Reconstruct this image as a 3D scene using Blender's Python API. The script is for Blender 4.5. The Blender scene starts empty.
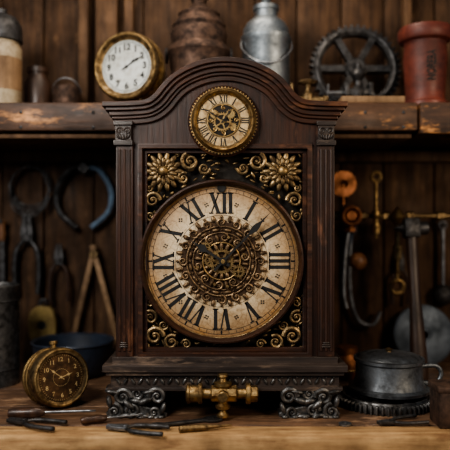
import bpy, bmesh, math, random
from mathutils import Vector, Matrix, Euler
random.seed(7)
pi=math.pi; rad=math.radians
scn=bpy.context.scene
I4=Matrix.Identity(4)
FR=Matrix.Rotation(pi/2,4,'X')      # (u,v,w) -> (u,-w,v)

# ------------------------------------------------------------------ mesh helpers
def T(loc=(0,0,0),rot=(0,0,0),sc=(1,1,1)):
    return Matrix.LocRotScale(Vector(loc),Euler(rot),Vector(sc))
def empty(name,loc=(0,0,0),rot=(0,0,0)):
    o=bpy.data.objects.new(name,None); o.empty_display_size=.02
    o.location=loc; o.rotation_euler=rot
    scn.collection.objects.link(o); return o
def put(name,meshes,mat,parent=None,M=I4,ang=38):
    if not isinstance(meshes,(list,tuple)): meshes=[meshes]
    bm=bmesh.new()
    for me in meshes: bm.from_mesh(me)
    bm.transform(M)
    me=bpy.data.meshes.new(name); bm.to_mesh(me); bm.free()
    me.materials.clear(); me.materials.append(mat)
    for p in me.polygons: p.material_index=0
    me.shade_smooth(); me.set_sharp_from_angle(angle=rad(ang))
    o=bpy.data.objects.new(name,me); scn.collection.objects.link(o)
    if parent: o.parent=parent
    return o
def tf(me,M):
    me.transform(M); return me
def box_m(sx,sy,sz,loc=(0,0,0),bev=0,rot=(0,0,0),seg=2):
    bm=bmesh.new(); bmesh.ops.create_cube(bm,size=1)
    bmesh.ops.scale(bm,vec=(sx,sy,sz),verts=bm.verts)
    if bev>0: bmesh.ops.bevel(bm,geom=bm.edges[:],offset=bev,segments=seg,affect='EDGES',profile=.5)
    me=bpy.data.meshes.new('b'); bm.to_mesh(me); bm.free()
    return tf(me,T(loc,rot))
def lathe_m(prof,seg=48,M=I4):
    vs=[];fs=[];rings=[]
    for r,z in prof:
        if r<1e-6: rings.append([len(vs)]); vs.append((0,0,z))
        else:
            rings.append(list(range(len(vs),len(vs)+seg)))
            vs+=[(r*math.cos(2*pi*i/seg),r*math.sin(2*pi*i/seg),z) for i in range(seg)]
    for a,b in zip(rings,rings[1:]):
        for i in range(seg):
            j=(i+1)%seg
            if len(a)==1 and len(b)==1: continue
            if len(a)==1: fs.append((a[0],b[j],b[i]))
            elif len(b)==1: fs.append((a[i],a[j],b[0]))
            else: fs.append((a[i],a[j],b[j],b[i]))
    me=bpy.data.meshes.new('l'); me.from_pydata(vs,[],fs)
    bm=bmesh.new(); bm.from_mesh(me); bmesh.ops.recalc_face_normals(bm,faces=bm.faces); bm.to_mesh(me); bm.free()
    return tf(me,M)
def cyl_m(r,z0,z1,seg=32,M=I4,b=None):
    b=min(r,abs(z1-z0))*.15 if b is None else b
    return lathe_m([(0,z0),(r-b,z0),(r,z0+b),(r,z1-b),(r-b,z1),(0,z1)],seg,M)
def torus_m(R,r,M=I4,seg=64,s2=12):
    return lathe_m([(R+r*math.cos(2*pi*k/s2),r*math.sin(2*pi*k/s2)) for k in range(s2+1)],seg,M)
def sph_m(r,M=I4,u=16,v=10):
    bm=bmesh.new(); bmesh.ops.create_uvsphere(bm,u_segments=u,v_segments=v,radius=r)
    me=bpy.data.meshes.new('s'); bm.to_mesh(me); bm.free(); return tf(me,M)
def cu_eval(cu):
    o=bpy.data.objects.new('tmp',cu); scn.collection.objects.link(o)
    dg=bpy.context.evaluated_depsgraph_get(); dg.update()
    me=bpy.data.meshes.new_from_object(o.evaluated_get(dg))
    bpy.data.objects.remove(o); bpy.data.curves.remove(cu); return me
def tube_m(pts,r,radii=None,cyclic=False,res=3,M=I4):
    cu=bpy.data.curves.new('t','CURVE'); cu.dimensions='3D'; cu.bevel_depth=r; cu.bevel_resolution=res; cu.use_fill_caps=True
    sp=cu.splines.new('POLY'); sp.points.add(len(pts)-1)
    for i,p in enumerate(pts):
        sp.points[i].co=(p[0],p[1],p[2] if len(p)>2 else 0,1)
        if radii: sp.points[i].radius=radii[i]
    sp.use_cyclic_u=cyclic
    return tf(cu_eval(cu),M)
def shape_m(loops,w0,w1,bev=0,M=I4):
    cu=bpy.data.curves.new('t','CURVE'); cu.dimensions='2D'; cu.fill_mode='BOTH'
    cu.extrude=max((w1-w0)/2-bev,1e-5); cu.bevel_depth=bev; cu.bevel_resolution=1; cu.offset=-bev
    for lp in loops:
        sp=cu.splines.new('POLY'); sp.points.add(len(lp)-1)
        for i,p in enumerate(lp): sp.points[i].co=(p[0],p[1],0,1)
        sp.use_cyclic_u=True
    me=cu_eval(cu)
    return tf(me,M@Matrix.Translation((0,0,(w0+w1)/2)))
def text_m(s,size,ext=.0003,M=I4,fat=0):
    cu=bpy.data.curves.new('t','FONT'); cu.body=s; cu.size=size; cu.extrude=ext; cu.offset=fat
    cu.align_x='CENTER'; cu.align_y='CENTER'; cu.resolution_u=3
    return tf(cu_eval(cu),M)
def circ(r,n=64,c=(0,0)): return [(c[0]+r*math.cos(2*pi*i/n),c[1]+r*math.sin(2*pi*i/n)) for i in range(n)]
def rect(x0,y0,x1,y1): return [(x0,y0),(x1,y0),(x1,y1),(x0,y1)]
def cr(P,n=6):
    out=[]; L=len(P)
    for i in range(L-1):
        p0=P[max(i-1,0)];p1=P[i];p2=P[i+1];p3=P[min(i+2,L-1)]
        for k in range(n):
            t=k/n
            out.append(tuple(.5*((2*b)+(-a+c)*t+(2*a-5*b+4*c-d)*t*t+(-a+3*b-3*c+d)*t**3) for a,b,c,d in zip(p0,p1,p2,p3)))
    out.append(tuple(P[-1])); return out
def gear_m(n,rr,rt,w0,w1,rim=None,hub=None,hole=None,spokes=5,sw=None,bev=0,M=I4):
    lp=[]
    for i in range(n):
        a=2*pi*i/n; s=2*pi/n
        for f,r in ((0,rr),(.22,rr),(.34,rt),(.62,rt),(.74,rr)): lp.append((r*math.cos(a+f*s),r*math.sin(a+f*s)))
    loops=[lp]
    if hole: loops.append(circ(hole,20))
    if rim:
        sw=sw or hub*.5
        for k in range(spokes):
            a0=2*pi*k/spokes; a1=2*pi*(k+1)/spokes; L=[]
            go=sw/2/rim; gi=min(sw/2/hub,(a1-a0)*.4)
            for t in range(9):
                a=a0+go+(a1-a0-2*go)*t/8; L.append((rim*math.cos(a),rim*math.sin(a)))
            for t in range(5):
                a=a1-gi-(a1-a0-2*gi)*t/4; L.append((hub*math.cos(a),hub*math.sin(a)))
            loops.append(L)
    return shape_m(loops,w0,w1,bev,M)
def spiral(cx,cy,r,a0=0,turns=1.4,d=1,w=0,n=26):
    return [(cx+r*(1-.82*t/n)*math.cos(a0+d*2*pi*turns*t/n),cy+r*(1-.82*t/n)*math.sin(a0+d*2*pi*turns*t/n),w) for t in range(n+1)]
def scroll_m(cx,cy,r,a0=0,turns=1.4,d=1,w=0,th=.12):
    n=26; P=spiral(cx,cy,r,a0,turns,d,w,n)
    me=[tube_m(P,r*th,[1.5-.9*t/n for t in range(n+1)],res=2)]
    me.append(sph_m(r*.24,T((cx,cy,w)),10,6)); return me
def leaf_m(cx,cy,a,L,W,w=0,th=.35):
    return sph_m(1,T((cx,cy,w),(0,0,a),(L/2,W/2,W*th)),8,6)
def flower(cx,cy,r,w,n=14):
    out=[]
    for ring,(ri,ln,wd,dz,off) in enumerate(((.62,.76,.30,0,0),(.45,.5,.26,.10*r,.5))):
        for k in range(n):
            a=2*pi*(k+off)/n
            out.append(sph_m(1,T((cx+r*ri*math.cos(a),cy+r*ri*math.sin(a),w+dz),(0,0,a),(r*ln/2,r*wd/2,r*.11)),10,8))
    out.append(sph_m(r*.26,T((cx,cy,w+.12*r),(0,0,0),(1,1,.7)),14,8))
    for k in range(12):
        a=2*pi*k/12; out.append(sph_m(r*.055,T((cx+r*.29*math.cos(a),cy+r*.29*math.sin(a),w+.2*r)),6,4))
    return out

# roman numerals
def quadm(Q):
    vs=[];fs=[]
    for q in Q:
        b=len(vs); vs+=[(p[0],p[1],0) for p in q]; fs.append(tuple(range(b,b+len(q))))
    me=bpy.data.meshes.new('q'); me.from_pydata(vs,[],fs); return me
def roman_m(s,h,cond=1.0):
    Q=[];x=0
    def st(x0,y0,x1,y1,t): Q.append([(x0-t/2,y0),(x0+t/2,y0),(x1+t/2,y1),(x1-t/2,y1)])
    def se(xc,y,wd): Q.append([(xc-wd/2,y-.032),(xc+wd/2,y-.032),(xc+wd/2,y+.032),(xc-wd/2,y+.032)])
    for c in s:
        if c=='I': st(x+.14,0,x+.14,1,.17); se(x+.14,.02,.28); se(x+.14,.98,.28); x+=.30
        elif c=='V': st(x+.27,0,x+.1,1,.18); st(x+.29,0,x+.47,1,.07); se(x+.1,.98,.28); se(x+.47,.98,.22); x+=.59
        elif c=='X':
            st(x+.46,0,x+.1,1,.18); st(x+.1,0,x+.46,1,.07)
            se(x+.1,.98,.26); se(x+.46,.98,.22); se(x+.1,.02,.22); se(x+.46,.02,.26); x+=.59
    Q=[[((p[0]-x/2)*h*cond,(p[1]-.5)*h) for p in q] for q in Q]
    return quadm(Q)
ROM=['XII','I','II','III','IV','V','VI','VII','VIII','IX','X','XI']
def roman_ring(r,h,w,cx=0,cy=0,cond=1.0):
    out=[]
    for k,s in enumerate(ROM):
        a=-2*pi*k/12
        out.append(tf(roman_m(s,h,cond),Matrix.Translation((cx,cy,w))@Matrix.Rotation(a,4,'Z')@Matrix.Translation((0,r,0))))
    return out
def ring_q(r0,r1,w,cx=0,cy=0,n=96):
    vs=[];fs=[]
    for i in range(n):
        a=2*pi*i/n; c,s=math.cos(a),math.sin(a); vs+=[(cx+r0*c,cy+r0*s,w),(cx+r1*c,cy+r1*s,w)]
    for i in range(n):
        j=(i+1)%n; fs.append((2*i,2*i+1,2*j+1,2*j))
    me=bpy.data.meshes.new('r'); me.from_pydata(vs,[],fs); return me
def ticks(n,r0,r1,t,w,cx=0,cy=0,skip=None):
    Q=[]
    for i in range(n):
        if skip and i%skip==0: continue
        a=2*pi*i/n; c,s=math.cos(a),math.sin(a); nx,ny=-s*t/2,c*t/2
        Q.append([(cx+r0*c+nx,cy+r0*s+ny),(cx+r1*c+nx,cy+r1*s+ny),(cx+r1*c-nx,cy+r1*s-ny),(cx+r0*c-nx,cy+r0*s-ny)])
    me=quadm(Q); return tf(me,Matrix.Translation((0,0,w)))
def hand_m(L,wd,tail,w0,w1,cx,cy,ang,spade=.62):
    h=[(0,-tail),(wd*.35,-tail*.9),(wd*.3,0),(wd*.27,L*(spade-.12)),(wd*.9,L*spade),(wd*.75,L*(spade+.06)),(wd*.25,L*(spade+.14)),(0,L)]
    lp=h+[(-x,y) for x,y in reversed(h[1:-1])]
    return [shape_m([lp],w0,w1,0,Matrix.Translation((cx,cy,0))@Matrix.Rotation(-rad(ang),4,'Z')),
            cyl_m(wd*.9,w0-.0004,w1+.001,20,Matrix.Translation((cx,cy,0)))]

# ------------------------------------------------------------------ materials
def base(name):
    m=bpy.data.materials.new(name); m.use_nodes=True; nt=m.node_tree
    return m,nt,nt.nodes['Principled BSDF']
def ramp(nt,stops):
    r=nt.nodes.new('ShaderNodeValToRGB'); e=r.color_ramp.elements
    while len(e)<len(stops): e.new(.5)
    for i,(p,c) in enumerate(stops): e[i].position=p; e[i].color=(*c,1)
    return r
def coords(nt,scale):
    tc=nt.nodes.new('ShaderNodeTexCoord'); mp=nt.nodes.new('ShaderNodeMapping'); mp.inputs['Scale'].default_value=scale
    nt.links.new(tc.outputs['Object'],mp.inputs['Vector']); return mp.outputs['Vector']
def noise(nt,vec,scale,detail=6,rough=.6):
    n=nt.nodes.new('ShaderNodeTexNoise'); n.inputs['Scale'].default_value=scale; n.inputs['Detail'].default_value=detail; n.inputs['Roughness'].default_value=rough
    nt.links.new(vec,n.inputs['Vector']); return n.outputs['Fac']
def mixc(nt,f,a,b,mode='MIX'):
    m=nt.nodes.new('ShaderNodeMix'); m.data_type='RGBA'; m.blend_type=mode
    for i,v in ((0,f),(6,a),(7,b)):
        if hasattr(v,'is_output') or hasattr(v,'links'): nt.links.new(v,m.inputs[i])
        else: m.inputs[i].default_value=v if i==0 else (*v,1)
    return m.outputs[2]
def bump(nt,bs,h,st,dist=.002):
    b=nt.nodes.new('ShaderNodeBump'); b.inputs['Strength'].default_value=st; b.inputs['Distance'].default_value=dist
    nt.links.new(h,b.inputs['Height']); nt.links.new(b.outputs['Normal'],bs.inputs['Normal'])
def wood(name,c1,c2,axis='X',rough=.45,bs=.35,wear=None,f=110,spec=.5,wt=.55):
    m,nt,b=base(name); s={'X':(7,f,f),'Y':(f,7,f),'Z':(f,f,7)}[axis]
    n=noise(nt,coords(nt,s),1.0,8,.65)
    r=ramp(nt,[(.3,c1),(.7,c2)]); nt.links.new(n,r.inputs['Fac']); col=r.outputs['Color']
    g=noise(nt,coords(nt,(1,1,1)),9,6,.6); gr=ramp(nt,[(.35,(.34,.32,.31)),(.65,(1,1,1))]); nt.links.new(g,gr.inputs['Fac'])
    col=mixc(nt,.85,col,gr.outputs['Color'],'MULTIPLY')
    if wear:
        wn=noise(nt,coords(nt,(8,25,25) if axis=='X' else (25,25,8)),1.2,8,.7); wr=ramp(nt,[(wt,(0,0,0)),(wt+.13,(1,1,1))]); nt.links.new(wn,wr.inputs['Fac'])
        col=mixc(nt,wr.outputs['Color'],col,wear)
    nt.links.new(col,b.inputs['Base Color']); b.inputs['Specular IOR Level'].default_value=spec
    rr=ramp(nt,[(.3,(rough+.25,)*3),(.7,(rough-.03,)*3)]); nt.links.new(g,rr.inputs['Fac']); nt.links.new(rr.outputs['Color'],b.inputs['Roughness'])
    bump(nt,b,n,bs); return m
def metal(name,c,dark,rough=.35,ns=45,met=1.0,bs=.25,lo=.38,hi=.66):
    m,nt,b=base(name); v=coords(nt,(1,1,1))
    n=noise(nt,v,ns,7,.65); r=ramp(nt,[(lo,dark),(hi,c)]); nt.links.new(n,r.inputs['Fac'])
    nt.links.new(r.outputs['Color'],b.inputs['Base Color'])
    rr=ramp(nt,[(.3,(min(rough+.3,1),)*3),(.7,(rough,)*3)]); nt.links.new(n,rr.inputs['Fac']); nt.links.new(rr.outputs['Color'],b.inputs['Roughness'])
    b.inputs['Metallic'].default_value=met
    n2=noise(nt,v,ns*6,4,.6); bump(nt,b,n2,bs,.0015); return m
def paper(name,c,stain,ns=22,rough=.6,aged=None):
    m,nt,b=base(name); v=coords(nt,(1,1,1)); n=noise(nt,v,ns,8,.7)
    r=ramp(nt,[(.38,stain),(.62,c)]); nt.links.new(n,r.inputs['Fac'])
    n2=noise(nt,v,ns*6,4,.7); r2=ramp(nt,[(.3,(.55,.48,.40)),(.52,(1,1,1))]); nt.links.new(n2,r2.inputs['Fac'])
    col=mixc(nt,.75,r.outputs['Color'],r2.outputs['Color'],'MULTIPLY')
    if aged:   # old lacquer patina, browner toward the rim of the disc, fine craquelure
        cx,cz,r0,r1,cc=aged
        tc=nt.nodes.new('ShaderNodeTexCoord'); vm=nt.nodes.new('ShaderNodeVectorMath'); vm.operation='DISTANCE'
        mp=nt.nodes.new('ShaderNodeMapping'); mp.inputs['Scale'].default_value=(1,0,1)
        nt.links.new(tc.outputs['Object'],mp.inputs['Vector']); nt.links.new(mp.outputs['Vector'],vm.inputs[0]); vm.inputs[1].default_value=(cx,0,cz)
        ad=nt.nodes.new('ShaderNodeMath'); ad.operation='MULTIPLY_ADD'; nt.links.new(n,ad.inputs[0]); ad.inputs[1].default_value=.11; nt.links.new(vm.outputs['Value'],ad.inputs[2])
        mr=nt.nodes.new('ShaderNodeMapRange'); mr.inputs['From Min'].default_value=r0+.055; mr.inputs['From Max'].default_value=r1+.055
        nt.links.new(ad.outputs[0],mr.inputs['Value'])
        col=mixc(nt,mr.outputs['Result'],col,cc,'MULTIPLY')
        vo=nt.nodes.new('ShaderNodeTexVoronoi'); vo.feature='DISTANCE_TO_EDGE'; vo.inputs['Scale'].default_value=55
        nt.links.new(mp.outputs['Vector'],vo.inputs['Vector'])
        vr=ramp(nt,[(0,(.55,.45,.34)),(.035,(1,1,1))]); nt.links.new(vo.outputs['Distance'],vr.inputs['Fac'])
        col=mixc(nt,.7,col,vr.outputs['Color'],'MULTIPLY')
    nt.links.new(col,b.inputs['Base Color']); b.inputs['Roughness'].default_value=rough
    bump(nt,b,n2,.1); return m
CZ=.38; CD=1.25
U=.002
def fu(px): return (px-225)*U
def fv(py): return CZ+(225-py)*U
DX,DY=fu(221.5),fv(261.5)
SX,SY=fu(223.5),fv(122)
CASE=wood('case_walnut',(.017,.0074,.0043),(.082,.031,.0155),'Z',.35,.4,(.15,.062,.030),wt=.58)
CASEX=wood('cornice_walnut',(.018,.0078,.0046),(.088,.034,.0165),'X',.32,.4,(.17,.072,.034),wt=.58)
CASEB=wood('base_walnut',(.026,.020,.018),(.098,.072,.059),'X',.28,.5,(.20,.14,.10),wt=.56)
BACKW=metal('recess_black',(.02,.014,.009),(.008,.006,.004),.7,40,0)
BRASSO=metal('ornament_brass',(.54,.37,.17),(.13,.08,.038),.34,75)
BRASSD=metal('antique_brass',(.40,.285,.150),(.085,.055,.031),.38,75)
ROSE=metal('rosette_bronze',(.37,.255,.150),(.085,.054,.034),.43,90)
ROSEB=metal('rosette_plate',(.12,.07,.040),(.042,.025,.016),.5,70,.7)
BRASS=metal('brass',(.60,.42,.19),(.22,.135,.06),.30,50)
GOLD=metal('dial_gold',(.70,.53,.29),(.33,.215,.105),.5,60,.35)
COPPER=metal('copper',(.46,.20,.10),(.14,.060,.030),.38,30)
IRON=metal('dark_iron',(.12,.118,.12),(.032,.030,.029),.40,50,.85)
PEWTER=metal('pewter',(.25,.245,.24),(.043,.041,.039),.34,60,.9)
STEEL=metal('steel',(.42,.44,.46),(.13,.13,.14),.34,35)
GALV=metal('galvanised',(.50,.55,.58),(.19,.215,.235),.36,25)
POTM=metal('sooty_steel',(.38,.41,.44),(.085,.09,.095),.34,30)
RUST=metal('rust_iron',(.16,.095,.066),(.042,.027,.021),.5,50,.6)
CREAM=paper('dial_cream',(.84,.70,.48),(.43,.295,.16),26,.5,(DX,DY,.100,.158,(.47,.31,.165)))
WHITE=paper('enamel_white',(.78,.82,.80),(.56,.57,.52),10,.3)
BLACKP=metal('black_paint',(.012,.011,.010),(.006,.005,.005),.5,60,0)
GOLDP=metal('gold_paint',(.62,.45,.22),(.4,.27,.12),.5,60,.3)
GFACE=metal('gauge_face',(.14,.075,.034),(.05,.028,.014),.4,50,.7)
BENCHF=wood('bench_front_pine',(.34,.18,.078),(.76,.49,.235),'X',.6,.8,(.18,.09,.042),80,.3,.57)
BENCH=wood('bench_oak',(.075,.040,.025),(.26,.145,.080),'X',.42,.8,(.40,.25,.15),80,.5,.54)
SHELF=wood('shelf_oak',(.034,.017,.010),(.15,.070,.034),'X',.45,.9,(.66,.30,.10),60,.5,.56)
WALLW=wood('wall_planks_wood',(.030,.0165,.010),(.145,.076,.038),'Z',.6,.7,(.19,.105,.054),60,.25,.59)
POSTW=wood('post_wood',(.065,.035,.019),(.22,.12,.060),'Z',.6,.5,None,60,.3)
HANDLE=wood('handle_wood',(.12,.050,.020),(.33,.15,.064),'Z',.4,.2,None,70)
HANDLED=wood('dark_handle_wood',(.020,.011,.008),(.085,.042,.024),'Z',.33,.2,None,70)
TANW=wood('pale_wood',(.20,.115,.058),(.42,.26,.135),'Z',.6,.2,None,70)
REDW=wood('red_painted_wood',(.11,.026,.019),(.25,.062,.037),'X',.38,.3,(.05,.02,.014),50,.5,.58)
NAVY=metal('navy_enamel',(.036,.048,.074),(.017,.022,.034),.28,30,0)
OCHRE=metal('ochre_paint',(.42,.30,.10),(.20,.13,.045),.55,40,0)
CREAMP=paper('cream_tin',(.50,.42,.29),(.27,.19,.11),12,.6)
PLATE=metal('bluegrey_steel',(.12,.145,.18),(.05,.062,.078),.40,14,.8)
BLUEH=metal('blue_painted_steel',(.15,.23,.33),(.07,.10,.14),.4,30,.3)
FLOORM=wood('floor_wood',(.05,.03,.02),(.12,.07,.04),'X',.7)

# ------------------------------------------------------------------ room
def wx(px,y): return (px-225)*(CD+y)/625
def wz(py,y): return CZ+(225-py)*(CD+y)/625
WY=.50
w=empty('wall_back')
x=-1.5; pl=[]
while x<1.5:
    ww=.11+random.random()*.05
    pl.append(box_m(ww-.004,.02,2.6,(x+ww/2,WY+.011+random.random()*.004,.45),.002)); x+=ww
put('planks',pl,WALLW,w)
put('backing',box_m(3.1,.02,2.6,(0,WY+.04,.45)),BACKW,w)
put('floor',box_m(3.1,3.2,.04,(0,-1.0,-.87)),FLOORM)
b=empty('workbench'); ys=[-.13,-.062,.06,.2,.35,.5]; pl=[]
put('front_plank',box_m(2.6,.064,.075,(0,-.096,-.0385),.004),BENCHF,b)
for k in range(1,5): pl.append(box_m(2.6,ys[k+1]-ys[k]-.003,.045,(0,(ys[k]+ys[k+1])/2,-.0225),.003))
put('top_planks',pl,BENCH,b)
put('legs',[box_m(.09,.09,.81,(sx*1.1,yy,-.445),.004) for sx in(-1,1) for yy in(-.04,.42)],BENCH,b)
ST=.669; SB=.590
s=empty('wall_shelf')
xs=wx(418,.22)
put('board_long',box_m(1.3+xs,.28,ST-SB-.012,((xs-1.3)/2,.36,(ST+SB)/2+.006),.005),SHELF,s)
put('board_short',box_m(1.3-xs-.004,.285,ST-SB-.004,((xs+1.3)/2+.002,.3575,(ST+SB)/2+.002),.006),SHELF,s)
put('lower_lip',box_m(1.28+xs,.26,.010,((xs-1.3)/2,.365,SB+.001),.002),POSTW,s)
put('brackets',[box_m(.05,.2,.05,(xx,.40,SB-.029),.004) for xx in (-.9,.80)],SHELF,s)
put('nails',[sph_m(.004,T((xx,.219,zz),(0,0,0),(1,.4,1)),10,6) for xx in(-.48,-.31,.33,.42,.5) for zz in(.61,.645)],IRON,s)
for k,(px0,px1) in enumerate(((78,88),(95,117),(124,133),(404,412))):
    y=.46
    put('wall_post' ,box_m(wx(px1,y)-wx(px0,y),.04,.6,(wx((px0+px1)/2,y),.479,ST+.301),.004),POSTW)
put('trim_1',box_m(2.6,.02,.03,(0,.489,SB-.02),.003),POSTW)

# ------------------------------------------------------------------ mantel clock
def fl(pts): return [(fu(x),fv(y)) for x,y in pts]
mc=empty('mantel_clock')
half=[(0,60.5),(14,61.5),(28,65),(42,71),(54,79),(63,88.5),(70,97),(78,102),(92,103.5),(108,104),(124,104)]
full=[(-a,b_) for a,b_ in reversed(half[1:])]+half
arch=[(fu(225+a),fv(b_)) for a,b_ in cr(full,5)]
def offs(o,ext):
    P=[]; n=len(arch)
    for i,(x,y) in enumerate(arch):
        a=arch[max(i-1,0)]; c=arch[min(i+1,n-1)]
        dx,dy=c[0]-a[0],c[1]-a[1]; L=math.hypot(dx,dy)
        P.append((x+dy/L*o,y-dx/L*o))
    P=[p for p in P if abs(p[0])<ext]
    return [(-ext,P[0][1])]+P+[(ext,P[-1][1])]
layers=[(0,5,.030,120),(5,8.5,.024,117.5),(8.5,13,.017,114.5),(13,16,.012,112),(16,21,.007,110.5)]
ms=[]
for o0,o1,pr,ext in layers:
    e=ext*U; ms.append(shape_m([offs(o0*U,e)+list(reversed(offs(o1*U,e)))],-.17,pr,.0014))
put('arched_cornice',ms,CASEX,mc,FR)
body=offs(18*U,109*U)
bo=body+[(109*U,fv(364)),(-109*U,fv(364))]
op=rect(fu(143),fv(352),fu(307),fv(149))
put('front_frame',shape_m([bo,op],-.03,0,.001),CASE,mc,FR)
bi=offs(18*U,106*U)+[(106*U,fv(364)),(-106*U,fv(364))]
put('case_body',shape_m([bi],-.168,-.031,.001),CASE,mc,FR)
put('recess_panel',shape_m([rect(fu(142),fv(353),fu(308),fv(148))],-.0305,-.028),BACKW,mc,FR)
put('door_moulding',[shape_m([rect(fu(138),fv(357),fu(312),fv(144)),rect(fu(143),fv(352),fu(307),fv(149))],-.001,.006,.0015),
    shape_m([rect(fu(143),fv(352),fu(307),fv(149)),rect(fu(147),fv(348),fu(303),fv(153))],-.020,-.006,.0012)],CASEX,mc,FR)
ms=[]
for x0 in (116.5,317):
    ms.append(shape_m([rect(fu(x0),fv(356),fu(x0+17),fv(144))],-.001,.007,.0015))
    for k in range(3):
        xx=fu(x0+3.6+k*4.9); ms.append(tube_m([(xx,fv(350),.0065),(xx,fv(150),.0065)],.0036))
put('pilasters',ms,CASE,mc,FR)
ms=[]
for x0 in (114.5,316):
    ms.append(shape_m([rect(fu(x0),fv(146),fu(x0+19),fv(141))],0,.014,.001))
    ms.append(shape_m([rect(fu(x0+1.5),fv(141),fu(x0+17.5),fv(125))],0,.010,.001))
    ms.append(shape_m([rect(fu(x0),fv(126),fu(x0+19),fv(122))],0,.014,.001))
    cx=fu(x0+9.5); cy=fv(133)
    ms+=scroll_m(cx-.008,cy+.003,.0075,0,1.3,1,.0105,.2)+scroll_m(cx+.008,cy+.003,.0075,pi,1.3,-1,.0105,.2)
    for k in range(5): ms.append(leaf_m(cx+(k-2)*.0055,cy-.010+abs(k-2)*.0015,pi/2+(k-2)*-.25,.014,.005,.011,.5))
    ms+= [leaf_m(cx,fv(346)-.000+k*.004,0,.022-.003*k,.004,.009,.5) for k in range(3)]
put('capitals',ms,CASEB,mc,FR)
ms=[]
for x0,x1,y0,y1,pr in ((113,337,356,364,.010),(105,345,362.5,369,.030),(108,342,369,373,.024),(112,338,373,386,.014),(109,341,385,388.5,.020)):
    ms.append(shape_m([rect(fu(x0),fv(y1),fu(x1),fv(y0))],-.172,pr,.0014))
put('base_plinth',ms,CASEB,mc,FR)
ms=[]
n=30
for k in range(n):
    xx=fu(116)+(fu(334)-fu(116))*(k+.5)/n
    ms.append(leaf_m(xx,fv(379.5),rad(60 if k%2 else -60)+0,.016,.0065,.0150,.5))
    ms.append(sph_m(.0022,T((xx+.0036,fv(375.5),.0150)),6,4))
put('plinth_carving',ms,PEWTER,mc,FR)
def foot(cx,sgn):
    out=[]
    P=[(-31,0),(31,0),(32,5),(25,9),(19,14),(20,20),(27,24),(31,29),(29.5,33),(-29.5,33),(-30,28),(-22,25),(-12,22),(-4,20),(4,15),(-4,12),(-16,11),(-27,9)]
    P=[(cx*1.0+sgn*a,386+b_*.88) for a,b_ in P]
    out.append(shape_m([fl(P)],-.02,.014,.003)); 
    def q(a,b_): return fu(cx+sgn*a),fv(386+b_*.88)
    for a,b_,r,st,d in ((-20,9,8.5,0,1),(14,10,8.5,pi,-1),(22,26,8,pi/2,1),(-17,27,7,0,-1),(0,6,5.5,pi,1),(4,25,6.5,0,1)):
        x_,y_=q(a,b_); out+=scroll_m(x_,y_,r*U,st if sgn>0 else pi-st,1.5,d*sgn,.017,.24)
    for a,b_,an,L,W in ((-8,14,20,18,7),(8,18,-40,16,7),(-26,22,70,13,6),(27,15,100,14,6),(10,30,0,15,5),(-6,31,0,15,5),(-12,4,10,14,5),(24,4,-10,14,5),(0,14,-10,14,6)):
        x_,y_=q(a,b_); out.append(leaf_m(x_,y_,rad(an)*sgn*-1,L*U,W*U,.018,.6))
    for a in (-24,-14,-4,6,16,26):
        x_,y_=q(a,31.5); out.append(sph_m(.006,T((x_,y_,.019),(0,0,0),(1.3,.65,1.1)),10,6))
    return out
ms=foot(138,-1)+foot(308,1)
for cx in (138,308): ms.append(shape_m([fl([(cx-26,386),(cx+26,386),(cx+20,400),(cx+26,414.9),(cx-26,414.9),(cx-20,400)])],-.165,-.12,.003))
put('scroll_feet',ms,PEWTER,mc,FR)
vy=fv(389)
ms=[]
RX=Matrix.Rotation(pi/2,4,'Y')
def hx(px0,px1,r,seg=24): return cyl_m(r,fu(px0),fu(px1),seg,Matrix.Translation((0,vy,.034))@RX)
ms+=[hx(187,201,.0165),hx(199,203,.020),hx(202,214,.010),hx(211,237,.0165,8),hx(236,248,.010),hx(245,250,.020),hx(249,257,.0165,6),hx(188,191,.019)]
RZ=Matrix.Rotation(-pi/2,4,'X')
ms.append(lathe_m([(0,-.050),(.007,-.048),(.012,-.044),(.012,-.040),(.008,-.036),(.006,-.032),(.014,-.028),(.015,-.022),(.010,-.018),(.012,.0),(.012,.014),(.017,.017),(.017,.022),(.008,.024),(.006,.030),(.010,.034),(.009,.038),(0,.040)],28,Matrix.Translation((fu(223),vy,.034))@RZ))
ms.append(cyl_m(.008,0,.034,20,Matrix.Translation((fu(223),vy,0))))
ms.append(cyl_m(.011,.045,.062,8,Matrix.Translation((fu(223),vy,0))))
put('brass_tap',ms,BRASSO,mc,FR)

# main dial
DM=Matrix.Translation((DX,DY,0))
put('dial_plate',lathe_m([(0,-.029),(.158,-.029),(.158,-.013),(.154,-.012),(0,-.012)],128,DM),CREAM,mc,FR)
put('dial_bezel',[lathe_m([(.153,-.014),(.154,-.006),(.157,-.001),(.1575,.004),(.160,.008),(.1635,.006),(.165,.0),(.165,-.028),(.153,-.028),(.153,-.014)],128,DM)],CASEX,mc,FR)
put('bezel_inner_ring',torus_m(.1540,.0014,DM@Matrix.Translation((0,0,-.007)),128,8),BRASSD,mc,FR)
w0=-.0117
ms=roman_ring(.117,.042,w0,DX,DY,1.0)
ms+=[ring_q(.1475,.1485,w0,DX,DY),ring_q(.1395,.1404,w0,DX,DY),ring_q(.0925,.0932,w0,DX,DY),ticks(60,.1402,.1475,.0009,w0,DX,DY),ticks(12,.1395,.1480,.0032,w0,DX,DY)]
for k in range(12):
    a=2*pi*(k+.5)/12; c=(DX+.117*math.sin(a),DY+.117*math.cos(a))
    Q=[]
    for j in range(4):
        aa=a+j*pi/2; cc=(c[0]+.0032*math.cos(aa),c[1]+.0032*math.sin(aa))
        Q.append([(cc[0]+.0022*math.cos(aa+t*pi/2),cc[1]+.0022*math.sin(aa+t*pi/2)) for t in range(4)])
    ms.append(tf(quadm(Q),Matrix.Translation((0,0,w0))))
put('roman_numerals',ms,BLACKP,mc,FR,ang=180)
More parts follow.
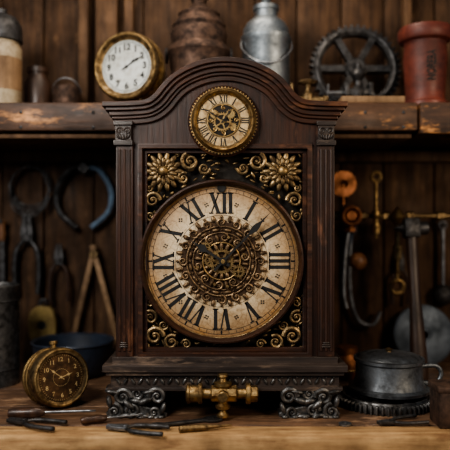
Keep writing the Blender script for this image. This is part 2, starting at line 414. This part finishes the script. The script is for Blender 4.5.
put('dial_screw_dot',cyl_m(.009,-.0119,-.0085,20,Matrix.Translation((DX,DY+.148,0))),BLACKP,mc,FR)
put('rosette_plate',[gear_m(36,.079,.083,-.0122,-.0100,M=DM)],ROSEB,mc,FR)
ms=[torus_m(.070,.0020,DM@Matrix.Translation((0,0,-.0085)),96,8),torus_m(.0575,.0016,DM@Matrix.Translation((0,0,-.0085)),96,8)]
N=16
for k in range(N):
    a=2*pi*k/N
    ms+=scroll_m(DX+.0780*math.cos(a),DY+.0780*math.sin(a),.0095,a+pi,1.3,1 if k%2 else -1,-.0085,.20)
    a2=a+pi/N; ms.append(leaf_m(DX+.086*math.cos(a2),DY+.086*math.sin(a2),a2,.015,.009,-.009,.35))
    ms.append(sph_m(.0030,T((DX+.0895*math.cos(a),DY+.0895*math.sin(a),-.0095)),8,6))
    ms.append(leaf_m(DX+.0635*math.cos(a2),DY+.0635*math.sin(a2),a2+pi/2,.016,.0075,-.0080,.45))
    ms.append(sph_m(.0020,T((DX+.0635*math.cos(a),DY+.0635*math.sin(a),-.008)),8,6))
for k in range(10):
    a=2*pi*k/10+.2
    ms+=scroll_m(DX+.0480*math.cos(a),DY+.0480*math.sin(a),.0085,a,1.4,1 if k%2 else -1,-.0070,.22)
    a2=a+pi/10; ms.append(leaf_m(DX+.047*math.cos(a2),DY+.047*math.sin(a2),a2,.018,.008,-.0075,.45))
for k in range(16):
    a=2*pi*k/16; ms.append(leaf_m(DX+.030*math.cos(a),DY+.030*math.sin(a),a,.018,.0085,-.0060,.4))
put('filigree_ring',ms,ROSE,mc,FR)
ms=[torus_m(.0375,.0020,DM@Matrix.Translation((0,0,-.0055)),64,8)]
ms.append(gear_m(36,.0235,.026,-.0045,-.0025,.019,.008,.003,6,.004,M=DM))
ms+=[gear_m(22,.013,.0155,-.003,-.0008,.0105,.005,.002,5,.003,M=DM@Matrix.Translation((-.020,.002,0))),
    gear_m(20,.011,.0135,-.0035,-.0012,.008,.004,.002,4,.003,M=DM@Matrix.Translation((.034,-.020,0))),
    gear_m(18,.009,.0115,-.0035,-.0012,.007,.0035,.002,4,.003,M=DM@Matrix.Translation((-.032,.028,0)))]
for p in ((0,0),(-.020,.002),(.034,-.020),(-.032,.028),(-.014,-.046),(.045,.014),(.012,-.05),(-.048,-.012),(.014,.048)):
    ms.append(cyl_m(.0030,-.008,.0005,12,DM@Matrix.Translation((*p,0))))
put('movement_gears',ms,BRASSO,mc,FR)
put('minute_hand',hand_m(.138,.0076,.026,.0022,.0034,DX+.003,DY,44,.66),BLACKP,mc,FR)
put('hour_hand',hand_m(.080,.0090,.016,.0006,.0018,DX+.003,DY,-57,.6),BLACKP,mc,FR)
put('hand_arbor',cyl_m(.0045,-.005,.006,20,Matrix.Translation((DX+.003,DY,0))),BRASS,mc,FR)

# spandrels
ms=flower(fu(163),fv(171),.042,-.010)+flower(fu(283),fv(171),.042,-.010)
SC=[(152,200,8,0,1),(150,216,6,1,-1),(190,161,9,2,1),(204,168,6,0,-1),(183,178,6,1,1),(149,188,4,2,1),
    (154,337,9.5,0,1),(150,318,7,2,-1),(171,343,7.5,1,1),(186,345,5,3,-1),(150,303,5,1,1),(163,326,5,0,-1)]
for x_,y_,r,st,d in SC:
    for m_ in (0,1):
        X=x_ if not m_ else 447-x_
        if X>301-r+3: X=301-r+2
        ms+=scroll_m(fu(X),fv(y_),r*U,(st if not m_ else pi-st),1.5,d*(1-2*m_),-.010,.19)
for k in range(1500):
    x_,y_=random.uniform(146,304),random.uniform(152,349)
    if math.hypot(x_-221.5,y_-261.5)<84: continue
    if min(math.hypot(x_-163,y_-171),math.hypot(x_-283,y_-171))<20: continue
    if random.random()<.58: continue
    a=math.atan2(261.5-y_,x_-221.5)+pi/2+random.uniform(-.9,.9)
    ms.append(leaf_m(fu(x_),fv(y_),a,random.uniform(.010,.018),random.uniform(.004,.007),-.017+random.uniform(0,.006),.5))
put('spandrel_ornaments',ms,BRASSD,mc,FR)
put('flower_centres',[sph_m(.0115,T((fu(x_),fv(171),-.003),(0,0,0),(1,1,.7)),14,8) for x_ in(163,283)],BRASSO,mc,FR)

# small upper dial
SM=Matrix.Translation((SX,SY,0))
put('subdial_boss',lathe_m([(0,0),(.071,0),(.071,.008),(.067,.012),(0,.012)],72,SM),CASEX,mc,FR)
put('subdial_gear_rim',[gear_m(64,.0645,.0675,.012,.017,M=SM),lathe_m([(.051,.016),(.053,.022),(.058,.026),(.063,.021),(.064,.016)],96,SM)],BRASSO,mc,FR)
put('subdial_face',cyl_m(.054,.012,.018,72,SM),GOLD,mc,FR)
put('subdial_numerals',roman_ring(.0425,.0145,.0184,SX,SY,1.0)+[ring_q(.0335,.0342,.0184,SX,SY),ring_q(.0508,.0514,.0184,SX,SY),ticks(60,.0495,.0510,.0006,.0184,SX,SY)],BLACKP,mc,FR,ang=180)
put('subdial_well',cyl_m(.0315,.0175,.0186,48,SM),BACKW,mc,FR)
ms=[torus_m(.0315,.0014,SM@Matrix.Translation((0,0,.0188)),64,6),
    gear_m(24,.017,.0195,.0192,.0205,.014,.005,.002,5,.003,M=SM@Matrix.Translation((-.002,-.003,0))),
    gear_m(14,.008,.010,.0205,.022,M=SM@Matrix.Translation((.014,.012,0))),
    gear_m(14,.007,.009,.0192,.0205,M=SM@Matrix.Translation((-.018,.012,0))),
    gear_m(12,.006,.008,.0192,.0205,M=SM@Matrix.Translation((.019,-.012,0)))]
for k in range(8):
    a=2*pi*k/8; ms+=scroll_m(SX+.025*math.cos(a),SY+.025*math.sin(a),.0045,a,1.3,1,.0195,.2)
put('subdial_gears',ms,BRASS,mc,FR)
put('subdial_hands',hand_m(.030,.0022,.008,.0235,.0242,SX,SY,35)+hand_m(.040,.002,.008,.0245,.0252,SX,SY,-60),BLACKP,mc,FR)

# ------------------------------------------------------------------ shelf objects
def on(name,px,y,z=0,rot=(0,0,0)): return empty(name,(wx(px,y),y,z),rot)
y=.275; r=.084
dc=empty('desk_clock',(wx(129,y),y,ST+r+.010),(0,0,rad(-16)))
put('case',lathe_m([(0,-.06),(r*.6,-.06),(r*.9,-.048),(r*.97,-.03),(r*.97,.004),(r,.008),(r,.018),(r*.96,.024),(r*.88,.025),(r*.80,.018),(r*.77,.012),(0,.012)],72),BRASSD,dc,FR)
put('rim_grooves',[torus_m(r*.985,.0025,Matrix.Translation((0,0,z_)),72,6) for z_ in(-.02,-.011,-.002)],BRASSO,dc,FR)
put('bezel_ring',[torus_m(r*.92,.0035,Matrix.Translation((0,0,.024)),72,8),torus_m(r*.79,.002,Matrix.Translation((0,0,.0165)),72,8)],BRASSO,dc,FR)
R=r*.775
put('face',cyl_m(R,.010,.0135,72),WHITE,dc,FR)
ms=[]
for k in range(1,13):
    a=2*pi*k/12; ms.append(text_m(str(k),.0215,.0002,T((R*.72*math.sin(a),R*.72*math.cos(a),.0139)),.0007))
ms+=[ticks(60,R*.90,R*.96,R*.014,.0139),ring_q(R*.885,R*.90,.0139)]
put('numerals',ms,BLACKP,dc,FR,ang=180)
put('hands',hand_m(.050,.0036,.014,.0155,.0162,0,0,60)+hand_m(.034,.0042,.01,.0143,.0150,0,0,54),BLACKP,dc,FR)
put('feet',[cyl_m(.008,-.0,.022,16,T((sx*.03,-r-.0085,dz),(-pi/2,0,0))) for sx in(-1,1) for dz in(-.03,0)],BRASSD,dc,FR)
def hgt(py,y): return wz(py,y)-ST
y=.35; k=(CD+y)/625
tp=on('cast_iron_urn',199,y,ST)
pf2=[(0,0),(30*k,0)]+[(rr*k,hgt(py,y)) for py,rr in ((92,30),(88,31.5),(80,32),(76,29),(72,28),(58,30),(54,32),(50,31),(46,27),(42,27.5),(36,28.5),(30,26),(27,27),(24,24),(18,20),(15,21),(12,15),(9,10),(5,7),(0,8),(-4,12),(-8,9),(-12,0))]
put('body',lathe_m(pf2,64),RUST,tp)
put('ring_handles',[torus_m(.018,.003,T((sx*.083,0,hgt(56,y)),(0,pi/2,0)),24,8) for sx in(-1,1)],IRON,tp)
y=.33; k=(CD+y)/625
gc=on('galvanised_oil_can',266,y,ST)
pf=[(0,0),(23*k,0)]+[(rr*k,hgt(py,y)) for py,rr in ((100,23.5),(44,23.5),(42,25),(38,25),(36,23),(30,22.5),(24,19),(19,13),(18,11.5),(12,11.5),(11,13),(7,13),(6,10),(5,4),(3,3),(1,5),(-2,4),(-3,0))]
put('body',lathe_m(pf,64),GALV,gc)
put('bail_handle',tube_m(cr([(-.06,0,hgt(38,y)),(-.062,-.03,hgt(52,y)),(-.035,-.065,hgt(66,y)),(.0,-.072,hgt(70,y)),(.035,-.065,hgt(66,y)),(.062,-.03,hgt(52,y)),(.06,0,hgt(38,y))],5),.0025),STEEL,gc)
y=.42; r=.122
gw=empty('spoked_gear_wheel',(wx(355,y),y,ST+r+.004),(rad(-6),0,0))
put('rim',[gear_m(44,r*.93,r,-.012,.012,r*.76,r*.24,r*.09,6,.018,.002),torus_m(r*.84,.007,Matrix.Translation((0,0,.012)),64,8),cyl_m(r*.2,-.018,.024,24),cyl_m(r*.09,.02,.032,6)],IRON,gw,FR)
y=.33
vs=on('bench_vise',358,y,ST)
put('body',lathe_m([(0,0),(.030,0),(.030,.008),(.016,.012),(.012,.02),(.018,.028),(.020,.05),(.014,.058),(.008,.064),(.008,.075),(.013,.080),(.018,.090),(.015,.100),(.006,.108),(.006,.118),(0,.12)],28),IRON,vs)
put('jaws',[box_m(.055,.03,.018,(0,0,.045),.004),box_m(.012,.036,.034,(-.03,0,.052),.003),box_m(.012,.036,.034,(.03,0,.052),.003)],IRON,vs)
put('screw',[cyl_m(.005,-.06,.02,12,T((-.02,0,.045),(0,pi/2,0))),cyl_m(.003,-.022,.022,10,T((-.076,0,.045),(.3,0,0)))],STEEL,vs)
y=.29
bv=on('brass_steam_valve',308,y,ST+.0145)
put('body',[cyl_m(.013,-.045,.045,20,T((0,0,.0),(0,pi/2,0))),cyl_m(.016,-.05,-.035,8,T((0,0,0),(0,pi/2,0))),cyl_m(.016,.035,.05,8,T((0,0,0),(0,pi/2,0))),
   lathe_m([(0,.0),(.014,.0),(.014,.018),(.009,.022),(.006,.03),(.006,.042),(.012,.044),(.012,.048),(0,.05)],20),torus_m(.022,.003,T((0,0,.048)),32,8),box_m(.044,.004,.004,(0,0,.048)),cyl_m(.004,.0,.045,10,T((-.04,0,.0)))],BRASSD,bv)
put('wooden_strip',box_m(.15,.05,.016,(wx(370,.26),.25,ST+.008),.002,),TANW)
y=.32; k=(CD+y)/625
sp=on('red_wooden_spool',425,y,ST)
pf=[(0,0),(22*k,0),(23.5*k,.004),(23.5*k,.014),(20*k,.02),(19*k,.03)]+[(rr*k,hgt(py,y)) for py,rr in ((88,19.5),(60,21.5),(48,20.5),(44,20.5),(42,25),(39,26.5),(32,26.5),(29,25),(28,19))]+[(0,hgt(27.5,y))]
put('body',lathe_m(pf,64),REDW,sp)
tm=text_m('NOREBA',.030,.0003,T((0,0,0),(0,0,pi/2)),.0005)
R=21.6*k
for v in tm.vertices:
    x_,y_,z_=v.co; th=x_/R; rr=R+z_; v.co=(rr*math.sin(th),-rr*math.cos(th),y_*.62+hgt(70,y))
put('lettering',tm,BLACKP,sp,ang=180)
y=.30; k=(CD+y)/625
sj=on('storage_jar',2,y,ST)
put('body',lathe_m([(0,0),(18*k,0),(19*k,.004),(19*k,hgt(50,y)),(17*k,hgt(44,y)),(17*k,hgt(40,y)),(0,hgt(40,y))],48),CREAMP,sj)
put('lid',lathe_m([(17*k,hgt(43,y)),(20*k,hgt(42,y)),(20*k,hgt(36,y)),(19*k,hgt(26,y)),(14*k,hgt(18,y)),(5*k,hgt(14,y)),(5*k,hgt(10,y)),(0,hgt(8,y))],48),IRON,sj)
put('label',lathe_m([(19.15*k,hgt(92,y)),(19.15*k,hgt(60,y))],48),TANW,sj)
y=.38
p=on('paint_tin',67,y,ST)
put('body',lathe_m([(0,0),(.035,0),(.036,.002),(.036,.068),(.034,.07),(0,.069)],36),RUST,p)
put('bail',tube_m([(.037*math.cos(pi*t/16),-.02*math.sin(pi*t/16),.055+.035*math.sin(pi*t/16)) for t in range(17)],.0018),STEEL,p)
p=on('glass_jar',38,y,ST)
put('body',lathe_m([(0,0),(.032,0),(.034,.01),(.034,.08),(.024,.095),(.024,.105),(.027,.107),(.027,.12),(0,.122)],36),HANDLED,p)

# ------------------------------------------------------------------ hand-tool builders
def pliers(par,L,mh,mj,open_=.25):
    for s_ in(-1,1):
        R=Matrix.Rotation(s_*open_,4,'Z')
        put('handle',tube_m(cr([(0,0,0),(s_*.10*L,-.15*L,0),(s_*.10*L,-.4*L,0),(s_*.05*L,-.68*L,0)],6),.035*L,[.8]*6+[1]*13),mh,par,R)
        put('jaw',shape_m([[(-s_*.07*L,-.06*L),(s_*.07*L,-.04*L),(s_*.075*L,.08*L),(s_*.03*L,.30*L),(0,.30*L),(-s_*.0*L,.06*L)]],-.03*L,.03*L,.006*L),mj,par,Matrix.Rotation(-s_*open_*.3,4,'Z'))
    put('pivot',cyl_m(.045*L,-.04*L,.045*L,20),mj,par)
def wrench(par,L,m):
    h=[( -.11,.40),(-.13,.52),(-.09,.62),(-.045,.60),(-.045,.50),(.045,.50),(.045,.60),(.09,.62),(.13,.52),(.11,.40),(.045,.32),(.04,-.32),(.09,-.40),(.09,-.48),(.04,-.55),(-.04,-.55),(-.09,-.48),(-.09,-.40),(-.04,-.32),(-.045,.32)]
    put('body',shape_m([[(a*L,b_*L) for a,b_ in h],circ(.04*L,16,(0,-.46*L))],-.02*L,.02*L,.006*L),m,par)
def screwdriver(par,L,mh,ms_):
    put('handle',lathe_m([(0,-.5*L),(.045*L,-.49*L),(.06*L,-.44*L),(.055*L,-.3*L),(.065*L,-.18*L),(.04*L,-.1*L),(.03*L,-.08*L),(0,-.08*L)],20,T((0,0,0),(-pi/2,0,0))),mh,par)
    put('shaft',[cyl_m(.016*L,-.1*L,.44*L,12,T((0,0,0),(-pi/2,0,0))),box_m(.05*L,.08*L,.014*L,(0,.46*L,0),.002)],ms_,par)
def nail(par,x_,y_,depth=.026):
    put('nail',[cyl_m(.003,-depth,.012,8,T((x_,y_,0))),cyl_m(.006,.011,.014,12,T((x_,y_,0)))],IRON,par)
def wtool(name,px,py,rz=0,y=.475):
    return empty(name,(wx(px,y),y,wz(py,y)),(pi/2,-rz,0))
# left wall
o=wtool('wire_coil',30,186); put('loops',[tube_m([( (.054+random.uniform(-.005,.005))*math.cos(a),(.054+0.004*q)*math.sin(a)-.004*q,.004*q-.008) for a in [2*pi*t/40 for t in range(40)]],.0022,cyclic=True) for q in range(5)],IRON,o); nail(o,0,.052)
o=wtool('outside_calipers',84,168)
for s_ in(-1,1): put('leg',tube_m(cr([(0,0,0),(s_*.04,-.005,0),(s_*.074,-.06,0),(s_*.068,-.12,0),(s_*.02,-.165,0)],7),.0080,res=2),BLUEH if s_>0 else IRON,o)
put('pivot',cyl_m(.016,-.01,.012,20),IRON,o); nail(o,0,0)
o=wtool('blacksmith_tongs',27,238); pliers(o,.23,IRON,IRON,.12); nail(o,0,.02)
o=wtool('pliers',59,262); pliers(o,.165,HANDLED,IRON,.14); nail(o,0,.012)
o=wtool('wooden_dividers',95,254)
put('legs',[box_m(.015,.011,.30,(0,0,0),.003,)],TANW,o,T((-.034,-.12,0),(pi/2,0,0))@Matrix.Rotation(rad(-13),4,'Y'))
put('leg_right',[box_m(.015,.011,.28,(0,0,0),.003)],TANW,o,T((.031,-.11,0.011),(pi/2,0,0))@Matrix.Rotation(rad(15),4,'Y'))
put('pivot',cyl_m(.012,-.01,.02,16),BRASSD,o); nail(o,0,0)
o=wtool('pulley_block',43,323,0,.462)
put('cheeks',shape_m([cr([(-.030,-.045),(.030,-.045),(.038,-.01),(.032,.03),(.014,.046),(-.014,.046),(-.032,.03),(-.038,-.01),(-.030,-.045)],4)[:-1],circ(.012,20,(0,-.005))],-.016,.016,.004),OCHRE,o)
put('sheave_pin',cyl_m(.014,-.014,.010,20,Matrix.Translation((0,-.005,0))),IRON,o)
put('hook',torus_m(.010,.003,T((0,.055,0)),24,8),IRON,o); nail(o,0,.060,.04)
o=wtool('hand_file',2,262); L=.2
put('blade',shape_m([[(-.009,-.5*L),(.009,-.5*L),(.007,.3*L),(-.007,.3*L)]],-.003,.003,.001),IRON,o)
put('handle',lathe_m([(0,.28*L),(.010,.29*L),(.013,.38*L),(.010,.48*L),(.013,.56*L),(0,.6*L)],16,T((0,0,0),(-pi/2,0,0))),HANDLE,o); nail(o,0,.56*L,.03)
# left bench
y=.25
o=on('metal_canister',-5,y,0); r=.056
put('body',lathe_m([(0,0),(r,0),(r*1.02,.004),(r,.01),(r,.225),(r*1.03,.23),(r*1.03,.236),(r*.97,.238),(r*.95,.23),(r*.95,.02),(0,.015)],48),PEWTER,o)
put('seams',[torus_m(r,.002,Matrix.Translation((0,0,z_)),48,6) for z_ in(.04,.2)],IRON,o)
y=.345
o=on('enamel_basin',73,y,0)
put('body',lathe_m([(0,0),(.078,0),(.09,.012),(.099,.06),(.101,.080),(.105,.084),(.103,.088),(.096,.084),(.094,.06),(.084,.016),(0,.010)],64),NAVY,o)
# brass gauge
g=empty('brass_pressure_gauge',(wx(59,.055),.055,.0625),(rad(-8),0,rad(38)))
r=.061
put('case',lathe_m([(0,-.070),(r*.7,-.070),(r*.93,-.060),(r*.95,-.014),(r,-.008),(r,.012),(r*.93,.018),(r*.82,.017),(r*.79,.010),(0,.010)],64),BRASSD,g,FR)
put('bezel_ring',[torus_m(r*.92,.0045,Matrix.Translation((0,0,.014)),64,8),torus_m(r*.955,.003,Matrix.Translation((0,0,-.03)),64,8),torus_m(r*.945,.003,Matrix.Translation((0,0,-.048)),64,8)],BRASSO,g,FR)
put('face',cyl_m(r*.79,.009,.0115,48),GFACE,g,FR)
ms=[]
for k_ in range(12):
    a=2*pi*k_/12; ms.append(text_m(str(k_ or 12),.0125,.0002,T((r*.60*math.sin(a),r*.60*math.cos(a),.0119)),.0002))
ms+=[ticks(60,r*.72,r*.77,.0007,.0119),ring_q(r*.28,r*.29,.0119)]
put('markings',ms,GOLDP,g,FR,ang=180)
put('hands',hand_m(.034,.0026,.008,.0125,.0132,0,0,-50)+hand_m(.026,.003,.006,.0122,.0128,0,0,75),GOLDP,g,FR)
put('knobs',[cyl_m(.006,r*.92,r*1.12,12,T((0,0,-.02),(-pi/2,0,0))),cyl_m(.009,r*1.1,r*1.22,12,T((0,0,-.02),(-pi/2,0,0)))],BRASSO,g,FR)
# ------------------------------------------------------------------ right wall
yr=.40
o=empty('pipe_rail',(0,yr,wz(216,yr)))
x0,x1=wx(328,yr),wx(470,yr)
put('pipe',cyl_m(.006,x0,x1,16,T((0,0,0),(0,pi/2,0))),BRASSD,o)
put('standoffs',[cyl_m(.007,0,WY-yr+.004,12,T((xx,0,0),(-pi/2,0,0))) for xx in(x0+.02,x1-.05)]+[cyl_m(.012,-.01,.01,6,T((wx(p_,yr),0,0),(0,pi/2,0))) for p_ in(338,362,386,410,440)],BRASSD,o)
def rtool(name,px,py,y=.385): return empty(name,(wx(px,y),y,wz(py,y)),(pi/2,0,0))
o=rtool('copper_pulley',343,184)
put('wheel',[lathe_m([(.012,-.008),(.034,-.008),(.028,0),(.034,.008),(.012,.008),(.012,-.008)],32),torus_m(.010,.004,I4,20,8)],COPPER,o)
put('hanger',tube_m([(0,.0,.0),(0,-.03,.0),(0,-.055,.002)],.005),COPPER,o)
o=rtool('copper_elbow_valve',349,216,.378)
put('body',[sph_m(.026),cyl_m(.016,0,.034,20,T((0,0,0),(pi/2,0,0))),cyl_m(.019,.03,.042,8,T((0,0,0),(pi/2,0,0))),cyl_m(.014,-.004,.036,20),torus_m(.022,.005,T((0,0,.034)),28,8)],COPPER,o)
put('downpipe',tube_m(cr([(0,-.03,0),(-.010,-.10,0),(-.014,-.20,0),(-.006,-.24,.0)],5),.006),STEEL,o)
put('knob',[sph_m(.024,T((.022,-.118,.004)))],HANDLE,o); put('knob_stem',tube_m([(-.01,-.1,0),(.022,-.118,.004)],.005),IRON,o)
o=rtool('brass_connecting_rod',376,200)
put('rod',[cyl_m(.005,-.10,.05,12,T((0,0,0),(-pi/2,0,0))),torus_m(.012,.005,T((0,.06,0)),24,8),lathe_m([(0,-.05),(.012,-.048),(.014,-.03),(.008,-.02),(.008,-.01),(.013,0),(.010,.012),(0,.014)],20,T((0,-.04,0),(-pi/2,0,0)))],BRASSO,o)
o=rtool('brass_plumb_hook',397,222)
put('rod',[cyl_m(.0065,-.15,.02,12,T((0,0,0),(-pi/2,0,0))),torus_m(.017,.006,T((0,-.170,0)),24,8),lathe_m([(0,-.02),(.012,-.016),(.020,0),(.012,.016),(.006,.022),(0,.03)],20,T((0,.012,.004),(-pi/2,0,0))),lathe_m([(0,-.02),(.012,-.018),(.012,.018),(0,.02)],8,T((0,-.08,0),(-pi/2,0,0)))],BRASSO,o)
o=wtool('iron_hook',366,268,0,.47)
put('hook',tube_m(cr([(-.04,.10,0),(-.045,.02,0),(-.042,-.08,0),(-.02,-.145,0),(.02,-.155,.0),(.040,-.12,0)],7),.0065),STEEL,o); nail(o,-.04,.10)
put('eye',torus_m(.012,.004,T((-.04,.105,0)),20,8),STEEL,o)
o=wtool('iron_ladle',443,228,0,.475)
put('handle',[tube_m([(0,0,0),(0,-.16,0)],.005),torus_m(.010,.003,T((0,.008,0)),16,6)],STEEL,o); put('cup',sph_m(.030,T((0,-.185,.0),(0,0,0),(1,1,.7))),IRON,o); nail(o,0,.008)
o=wtool('pliers',400,268,0,.478); pliers(o,.15,HANDLED,IRON,.13); nail(o,0,.01)
y0=.255
h=empty('hammer',(wx(420,y0),y0,.004),(rad(-11),0,0))
put('handle',lathe_m([(0,0),(.019,.002),(.022,.02),(.019,.10),(.014,.2),(.015,.30),(.015,.39),(0,.392)],20,T((0,0,0),(0,0,0),(1,.8,1))),HANDLED,h)
put('head',[box_m(.040,.034,.050,(0,0,.375),.006),cyl_m(.017,.015,.042,20,T((0,0,.375),(0,pi/2,0))),lathe_m([(0,.045),(.004,.042),(.015,.012),(0,.01)],16,T((0,0,.375),(0,-pi/2,0)))],IRON,h)
r=.082
o=empty('steel_disc',(wx(425,.44),.452,r*.985),(pi/2-rad(12),0,0))
put('disc',[lathe_m([(.012,-.004),(r,-.004),(r,.003),(r*.9,.006),(r*.3,.004),(.012,.006),(.012,-.004)],64),torus_m(.02,.003,T((0,0,.005)),24,6)],PLATE,o)
gx=wx(386,.07)
o=empty('ring_gear',(gx,.085,0))
put('gear',[gear_m(56,.094,.101,0,.018,.080,.03,.012,6,.014,.001)],PEWTER,o)
put('rim',torus_m(.086,.004,T((0,0,.018)),64,8),PEWTER,o)
o=empty('metal_pot',(gx+.014,.10,.0225))
put('body',lathe_m([(0,0),(.078,0),(.086,.004),(.086,.010),(.076,.014),(.071,.03),(.070,.062),(.0745,.066),(.0745,.072),(.068,.073),(.066,.066),(.066,.02),(0,.016)],64),POTM,o)
put('lid',lathe_m([(.068,.070),(.060,.078),(.03,.083),(0,.084)],48),POTM,o)
put('handle',tube_m(cr([(.068,-.01,.055),(.098,-.012,.056),(.108,-.014,.04),(.098,-.014,.022),(.072,-.01,.02)],5),.005),POTM,o)
put('knob',lathe_m([(0,.08),(.006,.08),(.005,.086),(.009,.090),(0,.094)],16),BRASSD,o)
o=on('copper_jar',347,.30,0)
put('body',lathe_m([(0,0),(.028,0),(.031,.006),(.031,.045),(.024,.058),(.022,.062),(.026,.064),(.026,.078),(.022,.08),(0,.08)],36),COPPER,o)
put('band',torus_m(.0315,.002,T((0,0,.025)),36,6),BRASS,o)
o=empty('wooden_tool_box',(.450,-.056,0))
put('box',[box_m(.10,.060,.068,(0,0,.034),.003),box_m(.106,.064,.012,(0,0,.072),.003)],RUST,o)
put('latch',box_m(.016,.006,.02,(-.02,-.032,.060),.002),BRASSD,o)
def btool(name,px,y,z,rz): return empty(name,(wx(px,y),y,z),(0,0,rz))
o=btool('screwdriver',52,-.018,.0115,rad(-84)); screwdriver(o,.17,HANDLED,STEEL)
o=btool('pliers',24,-.062,.0065,rad(72)); pliers(o,.12,IRON,IRON,.18)
o=btool('chisel',112,-.045,.009,rad(-70)); screwdriver(o,.12,HANDLED,STEEL)
o=btool('pliers',392,-.062,.0065,rad(105)); pliers(o,.10,IRON,IRON,.25)
o=btool('wrench',184,-.058,.004,rad(-70)); wrench(o,.12,IRON)
o=btool('combination_pliers',125,-.098,.0065,rad(78)); pliers(o,.12,IRON,STEEL,.18)
o=btool('brass_punch',205,-.095,.0065,rad(-76)); put('shaft',lathe_m([(0,-.05),(.006,-.048),(.006,0),(.004,.01),(.002,.05),(0,.052)],16,T((0,0,0),(-pi/2,0,0))),BRASSD,o)
o=btool('washer',345,-.06,0,0); put('ring',lathe_m([(.005,0),(.012,0),(.012,.003),(.005,.003),(.005,0)],24),STEEL,o)

# ------------------------------------------------------------------ lights, world, camera
def area(name,loc,tgt,size,e,col,sy=None):
    l=bpy.data.lights.new(name,'AREA'); l.size=size; l.energy=e; l.color=col
    if sy: l.shape='RECTANGLE'; l.size_y=sy
    o=bpy.data.objects.new(name,l); o.location=loc
    o.rotation_euler=(Vector(tgt)-Vector(loc)).to_track_quat('-Z','Y').to_euler(); scn.collection.objects.link(o)
area('key_softbox',(-.68,-.98,1.00),(0,0,.33),.55,17.5,(1,.95,.88))  # added softbox key from upper left front, no actual window
area('warm_fill_right',(1.15,-1.0,.80),(.2,.3,.3),.4,9.5,(1,.80,.58))  # warm fill added from the right to brighten the lower wall
area('overhead_fill',(-.1,-.05,1.6),(0,.2,.5),.5,8,(1,.86,.70))  # unseen overhead source, added for a warm glow on the back wall
wd=bpy.data.worlds.new('world'); scn.world=wd; wd.use_nodes=True
wd.node_tree.nodes['Background'].inputs[0].default_value=(.34,.42,.52,1); wd.node_tree.nodes['Background'].inputs[1].default_value=.22
cam=bpy.data.cameras.new('camera'); cam.lens=50; cam.sensor_width=36
co=bpy.data.objects.new('camera',cam); co.location=(0,-CD,CZ); co.rotation_euler=(pi/2,0,0); scn.collection.objects.link(co)
cam.dof.use_dof=True; cam.dof.focus_distance=1.25; cam.dof.aperture_fstop=1.7; cam.clip_start=.02
scn.camera=co
try: scn.view_settings.look='AgX - Medium High Contrast'
except Exception: pass
